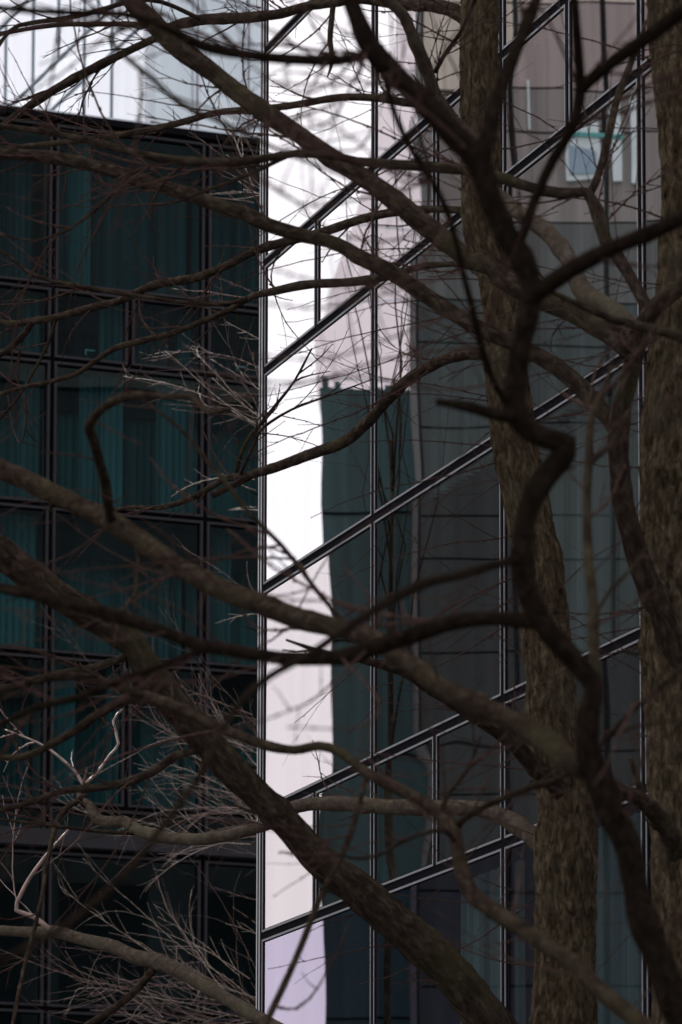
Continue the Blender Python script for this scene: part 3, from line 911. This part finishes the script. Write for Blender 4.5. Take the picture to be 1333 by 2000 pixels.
TR.branch('r2', [(1268, 630, 26), (1262, 597, 24), (1234, 545, 24), (1206, 500, 26), (1185, 475, 28), (1175, 440, 27), (1166, 410, 26), (1150, 380, 22), (1137, 375, 20), (1092, 377, 20), (1037, 366, 21), (987, 350, 22), (950, 340, 22), (907, 332, 22), (832, 325, 22), (757, 320, 20), (697, 315, 18),
          (666, 307, 16), (600, 300, 15), (550, 304, 16), (475, 315, 18), (400, 316, 18), (325, 310, 16), (250, 295, 15), (175, 275, 14), (100, 260, 12), (0, 245, 10), (-40, 238, 6)], d1=.6, parent='stem', segs=14, twigs=24, tw=(.3, .9))
TR.branch('r2_fork', [(1150, 382, 16), (1162, 360, 16), (1177, 315, 16), (1192, 250, 15), (1207, 190, 14), (1232, 125, 13), (1247, 88, 10), (1262, 40, 6)], d1=.2, parent='r2', segs=9, twigs=9, tw=(.25, .7))
TR.branch('a5', [(560, 306, 9), (540, 315, 9), (500, 335, 8), (450, 355, 7), (395, 375, 6), (350, 393, 5), (300, 402, 3)], d1=.2, parent='r2', segs=7, twigs=6)
TR.branch('a6', [(330, 315, 6), (300, 320, 6), (250, 345, 6), (210, 390, 6), (140, 445, 5), (65, 470, 5), (0, 457, 4)], d1=.2, parent='r2', segs=7, twigs=8)
TR.branch('m3', [(1246, 660, 40), (1200, 610, 42), (1142, 572, 40), (1107, 500, 34), (1067, 452, 34), (1027, 425, 33), (987, 393, 28), (950, 350, 20), (915, 300, 12)], d1=1.2, material=BK_LIGHT, parent='stem', segs=12, twigs=6)
TR.branch('r3', [(1330, 1700, 46), (1317, 1650, 42), (1292, 1602, 38), (1257, 1566, 34), (1218, 1545, 28), (1187, 1530, 24), (1150, 1510, 16)], d1=-1.0, parent='trunk', segs=12, twigs=4)
TR.branch('r3_stub', [(1257, 1562, 14), (1245, 1520, 12), (1230, 1478, 10)], d1=-.1, parent='r3', segs=8)
TR.branch('n7', [(1400, 668, 24), (1333, 660, 20), (1292, 647, 19), (1242, 635, 18), (1192, 622, 16), (1120, 590, 13), (1060, 560, 9), (960, 500, 5)], 16.0, 14.5, segs=9, twigs=5)

# ---------------------------------------------------------------- near dark tree
TN = Tree('nearest tree, its dark out of focus stem twisting up in front of both brown trunks', 'bare trees before the glass wall', 1385, 2860, 12.0)
TN.bark = BK_MID
TN.branch('trunk', [(1372, 2140, 84), (1345, 2040, 64), (1306, 1925, 58), (1258, 1800, 55), (1238, 1715, 51), (1226, 1650, 54), (1196, 1590, 58), (1171, 1520, 57), (1149, 1465, 50), (1150, 1400, 45), (1160, 1342, 40), (1117, 1284, 43), (1064, 1222, 44), (1030, 1152, 45),
          (1021, 1090, 42), (1025, 1030, 42), (1037, 980, 43), (1062, 935, 46), (1092, 900, 46), (1108, 866, 38), (1067, 858, 42), (1027, 832, 48), (1004, 795, 50), (1007, 750, 45), (1017, 675, 42), (1034, 605, 42), (1037, 550, 44), (1018, 500, 46), (995, 470, 48), (962, 400, 48), (935, 318, 50), (882, 260, 48), (817, 190, 44), (767, 140, 42), (722, 88, 40),
          (696, 30, 36), (678, -20, 34), (640, -120, 26)], 12.0, 11.6, name='trunk', material=BK_NEAR, segs=24, rough=.10, ground=True, res=40, twigs=8)
TN.branch('n1', [(1030, 590, 32), (1060, 565, 34), (1120, 525, 34), (1190, 488, 32), (1260, 460, 32), (1333, 425, 32), (1420, 385, 26)], d1=-.7, parent='trunk', material=BK_NEAR, twigs=4)
TN.branch('n2', [(1005, 480, 22), (1020, 460, 21), (1047, 385, 21), (1082, 310, 22), (1117, 250, 23), (1133, 188, 24), (1132, 135, 22), (1126, 50, 19), (1120, -20, 17), (1110, -90, 10)], d1=-.6, parent='trunk', material=BK_NEAR, twigs=6)
TN.branch('n3', [(1134, 180, 22), (1147, 163, 24), (1197, 120, 27), (1257, 78, 29), (1333, 22, 31), (1420, -40, 26)], d1=-.6, parent='n2', material=BK_NEAR, twigs=4)
TN.branch('n0', [(940, 315, 34), (962, 230, 32), (987, 150, 29), (1027, 52, 25), (1048, 0, 21), (1075, -80, 12)], d1=.3, parent='trunk', material=BK_NEAR, twigs=4)
TN.branch('n4', [(1005, 812, 28), (967, 810, 25), (917, 795, 20), (880, 789, 16), (857, 785, 13)], d1=-.5, parent='trunk', material=BK_NEAR)
TN.branch('n5', [(1048, 1212, 34), (1017, 1211, 31), (967, 1207, 29), (917, 1210, 30), (867, 1220, 32), (792, 1245, 35), (717, 1270, 34), (667, 1284, 32), (550, 1285, 27), (450, 1270, 27), (390, 1260, 29), (325, 1236, 27), (250, 1210, 26), (190, 1193, 25), (100, 1170, 23), (30, 1154, 22), (-40, 1140, 16)],
          d1=.8, parent='trunk', material=BK_NEAR, twigs=7, tw=(.25, .8))
TN.branch('h1', [(398, 1262, 16), (385, 1275, 15), (300, 1305, 16), (215, 1336, 16), (150, 1363, 15), (75, 1380, 14), (0, 1415, 12), (-40, 1430, 8)], d1=.3, parent='n5', material=BK_NEAR, segs=9, twigs=9)
TN.branch('n6', [(1150, 1500, 50), (1107, 1480, 50), (1047, 1435, 46), (987, 1400, 41), (917, 1370, 42), (857, 1340, 39), (812, 1303, 37), (777, 1280, 36), (717, 1242, 38), (640, 1222, 40), (575, 1205, 42), (500, 1175, 43), (440, 1154, 41), (350, 1108, 40), (280, 1060, 41), (225, 1022, 43), (190, 1004, 41),
          (125, 973, 40), (65, 945, 40), (0, 916, 39), (-80, 890, 32)], d1=4.5, parent='trunk', name='limb', segs=18, twigs=8, tw=(.25, .8))
TN.branch('z', [(222, 1025, 22), (214, 1000, 21), (205, 940, 21), (195, 900, 20), (181, 855, 21), (174, 832, 21), (190, 808, 17), (220, 785, 16), (260, 772, 16), (300, 772, 14), (340, 775, 12), (370, 773, 14), (390, 790, 11), (412, 806, 11), (448, 800, 12)], d1=-2.2, parent='n6', twigs=6, tw=(.15, .5))
TN.branch('i', [(1166, 1340, 24), (1160, 1250, 24), (1159, 1175, 22), (1150, 1100, 20), (1147, 1000, 18), (1147, 960, 18), (1150, 910, 18), (1154, 830, 14), (1162, 800, 12), (1187, 740, 8), (1200, 690, 4)], d1=1.5, parent='trunk', twigs=6, tw=(.2, .6))
TN.branch('i_fork', [(1151, 910, 14), (1165, 892, 14), (1182, 880, 12), (1205, 850, 8), (1230, 800, 4)], d1=.2, parent='i', segs=8, twigs=2)
TN.branch('i_low', [(1152, 1250, 8), (1165, 1200, 8), (1195, 1150, 8), (1232, 1113, 7), (1270, 1060, 4)], d1=.2, parent='i', segs=7, twigs=3)
TN.branch('n8', [(1020, 1094, 20), (992, 1097, 17), (892, 1125, 18), (827, 1141, 19), (742, 1185, 18), (667, 1235, 17), (600, 1280, 16), (525, 1322, 16), (475, 1366, 15), (435, 1425, 15), (390, 1515, 15), (310, 1625, 15), (250, 1700, 14), (175, 1770, 14), (100, 1825, 14), (0, 1880, 12)], d1=-3.5, parent='trunk', material=BK_NEAR, segs=9, twigs=0)
TN.branch('n9', [(1004, 800, 16), (967, 752, 15), (940, 675, 15), (922, 600, 14), (904, 530, 14), (880, 430, 14), (845, 355, 13), (797, 280, 14), (767, 210, 13), (745, 135, 11), (700, 80, 7)], d1=-1.0, parent='trunk', material=BK_NEAR, segs=9, twigs=8)
TN.branch('a2', [(728, 100, 22), (717, 106, 21), (666, 118, 22), (600, 117, 22), (525, 112, 21), (450, 102, 22), (390, 88, 24), (320, 50, 18), (240, 28, 15), (150, 25, 14), (75, 22, 14), (0, 15, 13), (-40, 10, 8)], d1=-1.6, parent='trunk', material=BK_NEAR, segs=10, twigs=16, tw=(.2, .7))
TN.branch('a2_low', [(310, 45, 10), (250, 55, 10), (215, 75, 10), (250, 115, 11), (300, 155, 11), (350, 200, 11), (425, 235, 11), (550, 295, 9), (640, 330, 5)], d1=-.4, parent='a2', segs=8, twigs=8, tw=(.2, .6))
TN.branch('v', [(1340, 2060, 50), (1257, 2003, 38), (1217, 1970, 36), (1167, 1930, 35), (1117, 1880, 34), (1067, 1845, 35), (1027, 1820, 34), (967, 1780, 34), (922, 1745, 34), (902, 1700, 32), (894, 1655, 27), (882, 1615, 29), (857, 1590, 25), (817, 1560, 24), (767, 1535, 24), (717, 1510, 22), (690, 1488, 20), (662, 1468, 18), (625, 1457, 19), (575, 1465, 18), (525, 1457, 20),
          (475, 1440, 20), (425, 1420, 21), (375, 1395, 22), (325, 1374, 24), (285, 1361, 24), (250, 1367, 20), (200, 1390, 18), (150, 1425, 16), (100, 1455, 14), (50, 1477, 14), (0, 1480, 12), (-50, 1478, 8)], d1=5.5, parent='trunk', name='limb', segs=14, twigs=20, tw=(.25, .8))
TN.branch('v_fork', [(892, 1622, 16), (905, 1600, 15), (947, 1575, 14), (1017, 1545, 14), (1082, 1525, 12), (1122, 1505, 10)], d1=-.6, parent='v', segs=9, twigs=3)
TN.branch('v_fork2', [(862, 1590, 10), (866, 1572, 10), (880, 1545, 9), (912, 1505, 8), (940, 1440, 4)], d1=-.3, parent='v', segs=7, twigs=4)
TN.branch('v_long', [(722, 1512, 10), (712, 1530, 10), (697, 1590, 11), (677, 1650, 12), (640, 1725, 12), (615, 1780, 12), (575, 1880, 14), (520, 1998, 14), (490, 2060, 10)], d1=-1.4, parent='v', segs=8, twigs=4)
TN.branch('v_low', [(285, 1362, 18), (225, 1338, 16), (185, 1325, 16), (125, 1320, 16), (60, 1330, 14), (0, 1348, 12), (-30, 1352, 8)], d1=-.4, parent='v', segs=9, twigs=6)
TN.branch('v_loop', [(894, 1650, 12), (868, 1622, 10), (820, 1630, 9), (775, 1650, 9), (735, 1672, 8), (690, 1676, 7), (640, 1660, 5)], d1=-.3, parent='v', segs=7, twigs=5)
TN.branch('dg', [(668, 1212, 10), (620, 1155, 10), (590, 1115, 10), (550, 1065, 10), (485, 1000, 9), (440, 940, 9), (405, 900, 9), (350, 835, 7), (250, 760, 4)], d1=.5, parent='n6', segs=7, twigs=6)
TN.branch('vert', [(262, 1055, 8), (272, 1090, 9), (267, 1160, 9), (262, 1195, 5)], d1=-.2, parent='n6', segs=7, twigs=3)
TN.branch('j', [(1165, 1468, 12), (1195, 1430, 11), (1240, 1385, 10), (1333, 1305, 9), (1380, 1260, 6)], d1=-1.2, parent='trunk', segs=7, twigs=3)
TN.branch('j2', [(1185, 1440, 9), (1230, 1422, 8), (1290, 1410, 7), (1350, 1402, 5)], d1=-.8, parent='trunk', segs=7, twigs=2)

# thin near shoots crossing the white strip, out of focus: they belong to the limbs of the near tree
def near_shoots(tree, key, lines, r0, d_add, seed):
    b = tree.br[key]
    T = Twigs(seed)
    for ln in lines:
        x, y = ln[0]
        k = min(range(len(b['p'])), key=lambda i: (b['p'][i][0] - x) ** 2 + (b['p'][i][1] - y) ** 2)
        dep = b['d'][k]
        P = [at(px, py, dep + d_add * i / (len(ln) - 1)) for i, (px, py) in enumerate(ln)]
        pts = catmull(P, 14)
        n = len(pts)
        T.stem(pts, [r0 * (1 - .55 * i / n) for i in range(n)], 5)
        for i in range(2, n - 1, 3):
            dd = (pts[i + 1] - pts[i]).normalized()
            T.bud(pts[i], dd, r0 * 1.5)
            if T.rng.random() < .3:
                T.shoot(pts[i], dd + Vector((0, T.rng.gauss(0, .2), T.rng.choice((-.7, .7)))), T.rng.uniform(.06, .3), r0 * .6, 1, None, .2)
    T.link(b['o'], BK_TWIG, base=tree.base)
near_shoots(TN, 'a2', [[(700, 112), (640, 165), (590, 180), (520, 150), (420, 60)], [(717, 106), (690, 160), (600, 165), (530, 160)], [(640, 118), (600, 190), (560, 300)],
                       [(722, 90), (650, 230), (560, 245), (480, 200)], [(767, 140), (700, 290), (560, 250), (510, 215)]], .0042, -2.6, 41)
near_shoots(TN, 'n9', [[(845, 355), (700, 390), (600, 400), (500, 350), (400, 320)], [(880, 430), (760, 470), (650, 450), (560, 380), (480, 330)], [(904, 530), (800, 560), (640, 600), (500, 590)],
                       [(922, 600), (790, 650), (640, 700), (480, 690)], [(940, 675), (760, 700), (600, 745), (450, 735), (300, 700)], [(967, 752), (850, 760), (700, 735), (560, 755), (420, 790)],
                       [(880, 430), (800, 540), (700, 560), (600, 545), (520, 520)], [(845, 355), (780, 350), (690, 270), (600, 230)]], .0042, -2.8, 42)
near_shoots(TN, 'n5', [[(792, 1245), (660, 1180), (560, 1170), (400, 1130), (250, 1110)], [(717, 1270), (620, 1360), (560, 1390), (420, 1440)], [(550, 1285), (400, 1330), (200, 1330), (0, 1360)],
                       [(667, 1284), (740, 1370), (700, 1420), (560, 1420)], [(450, 1270), (330, 1180), (150, 1130), (20, 1070)], [(325, 1236), (200, 1250), (80, 1200), (0, 1190)]], .0040, -2.5, 43)
near_shoots(TN, 'n6', [[(440, 1154), (330, 1050), (180, 960), (60, 980), (0, 1010)], [(575, 1205), (640, 1090), (720, 1020), (840, 960)], [(640, 1222), (760, 1160), (860, 1170), (960, 1100)],
                       [(225, 1022), (120, 1090), (0, 1120)], [(350, 1108), (250, 1180), (120, 1240), (0, 1260)], [(857, 1340), (840, 1230), (900, 1160), (960, 1100)], [(777, 1280), (880, 1200), (1000, 1120)]], .0036, -.8, 44)

# ---------------------------------------------------------------- courtyard trees behind the end of the right building
def courtyard_tree(label, x, depth, sprays, seed, top):
    t = Tree(label, 'slender bare trees in the courtyard', x, 2860, depth)
    t.branch('trunk', [(x, 2300, 40), (x + 6, 1900, 36), (x - 4, 1400, 30), (x + 4, 900, 24), (x, top, 12)], depth, depth, name='trunk', material=BK_TRUNK, segs=16, rough=.12, ground=True, res=10)
    for si, (y0, xr, yr, fan, cnt, ln, w_) in enumerate(sprays):
        key = 'b%d' % si
        t.branch(key, [(x, y0, w_), ((x + xr) / 2, (y0 + yr) / 2 + 12, w_ * .8), (xr, yr, w_ * .5), (xr - 60, yr - 26, w_ * .3)], d1=-.5, parent='trunk', material=BK_LIMB, segs=7)
        T, T2 = Twigs(seed * 13 + si), Twigs(seed * 13 + si + 500)
        g = T.rng
        b = t.br[key]
        n = len(b['pl'])
        for _ in range(max(3, cnt // 4)):       # long loose side branches with shoots to both sides
            i = max(1, min(n - 2, int(n * g.uniform(.1, 1))))
            a = R(g.uniform(*fan))
            q = b['pl'][i] + Vector((0, g.gauss(0, .25), g.gauss(0, .16)))
            d = Vector((-math.cos(a), g.gauss(0, .2), math.sin(a)))
            TT = T if g.random() < .32 else T2
            TT.shoot(q, d, g.uniform(*ln) * g.choice((.8, 1.2, 1.5)), .0052 * g.uniform(.7, 1.2), 0,
                     Vector((g.gauss(0, .02), g.gauss(0, .03), g.gauss(.004, .022))), .72, .085)
        T2.link(b['o'], BK_SPRAY, base=t.base)
        T.link(b['o'], BK_PALE, base=t.base)
    return t
courtyard_tree('slender courtyard tree spreading pale upper sprays past the white building edge', 640, 37.0,
               [(470, 545, 385, (10, 75), 34, (.5, 1.35), 9), (920, 545, 822, (8, 48), 46, (.5, 1.5), 10), (700, 545, 610, (10, 50), 8, (.4, 1.0), 7), (1060, 545, 985, (-15, 35), 16, (.4, 1.0), 8)], 4, 200)
courtyard_tree('slender courtyard tree spreading thick pale twig sprays low on the left', 610, 39.5,
               [(1660, 520, 1600, (-8, 50), 80, (.6, 1.9), 12), (1560, 540, 1470, (5, 55), 40, (.5, 1.6), 10), (2030, 480, 1965, (-5, 50), 90, (.7, 2.1), 12), (1900, 535, 1815, (8, 40), 16, (.4, .8), 8),
                (1480, 400, 1490, (22, 55), 34, (.7, 1.9), 10), (1330, 540, 1250, (-10, 35), 12, (.3, .9), 8), (2150, 350, 1985, (0, 45), 50, (.6, 1.7), 10)], 9, 700)

# ---------------------------------------------------------------- the bare tree that the wall mirrors before the pale block
qm = mirror_at(768, 1000, 15)
tm = Tree('upright bare tree mirrored as thin crossing lines over the pale block', 'slender bare trees in the courtyard', 640, 2860, 40)
tm.base = Vector((qm.x, qm.y, 0))
tm.root.location = tm.base
zt_ = mirror_at(768, 860, 15).z
me = tube([Vector((0, 0, -.1)), Vector((.05, 0, zt_ * .4)), Vector((-.03, .05, zt_ * .8)), Vector((0, 0, zt_))], [.045, .04, .03, .02], 12, .15, 3.3)
link('trunk', me, tm.root, BK_TRUNK)
g = random.Random(77)
for k in range(11):
    a, az = g.uniform(.03, .2), g.uniform(0, 6.28)
    d = Vector((math.sin(a) * math.cos(az), math.sin(a) * math.sin(az), math.cos(a)))
    z0 = Vector((0, 0, zt_ * g.uniform(.72, .99)))
    L_ = g.uniform(3, 6)
    pts = [z0 + d * (L_ * i / 8) + Vector((g.gauss(0, .05), g.gauss(0, .05), 0)) * (i > 0) for i in range(9)]
    link('branch', tube(pts, [.013 * (1 - i / 9.5) for i in range(9)], 6, 0, k), tm.root, BK_LIMB)

def trunk_shoots(tree, key, count, y0, y1, length, seed, side=-1, r0=.0052):
    b = tree.br[key]
    T = Twigs(seed)
    g = T.rng
    P = [(p, d) for p, d in zip(b['p'], b['d'])]
    for _ in range(count):
        y = g.uniform(y0, y1)
        k = min(range(len(P)), key=lambda i: abs(P[i][0][1] - y))
        x = P[k][0][0]
        q = at(x, y, P[k][1])
        a = g.gauss(.05, .33)
        d = Vector((side * math.cos(a), g.gauss(.1, .35), math.sin(a)))
        T.shoot(q, d, g.uniform(*length), r0 * g.uniform(.6, 1.2), 0, Vector((0, g.gauss(0, .02), g.gauss(-.006, .028))), .32, .085)
    T.link(b['o'], BK_TWIG, base=tree.base)
trunk_shoots(TM, 'trunk', 44, -50, 1900, (.7, 1.9), 61, -1, .0046)
trunk_shoots(TM, 'trunk', 8, 0, 1500, (.4, .9), 62, 1)
trunk_shoots(TR, 'trunk', 26, 0, 1800, (.5, 1.4), 63)
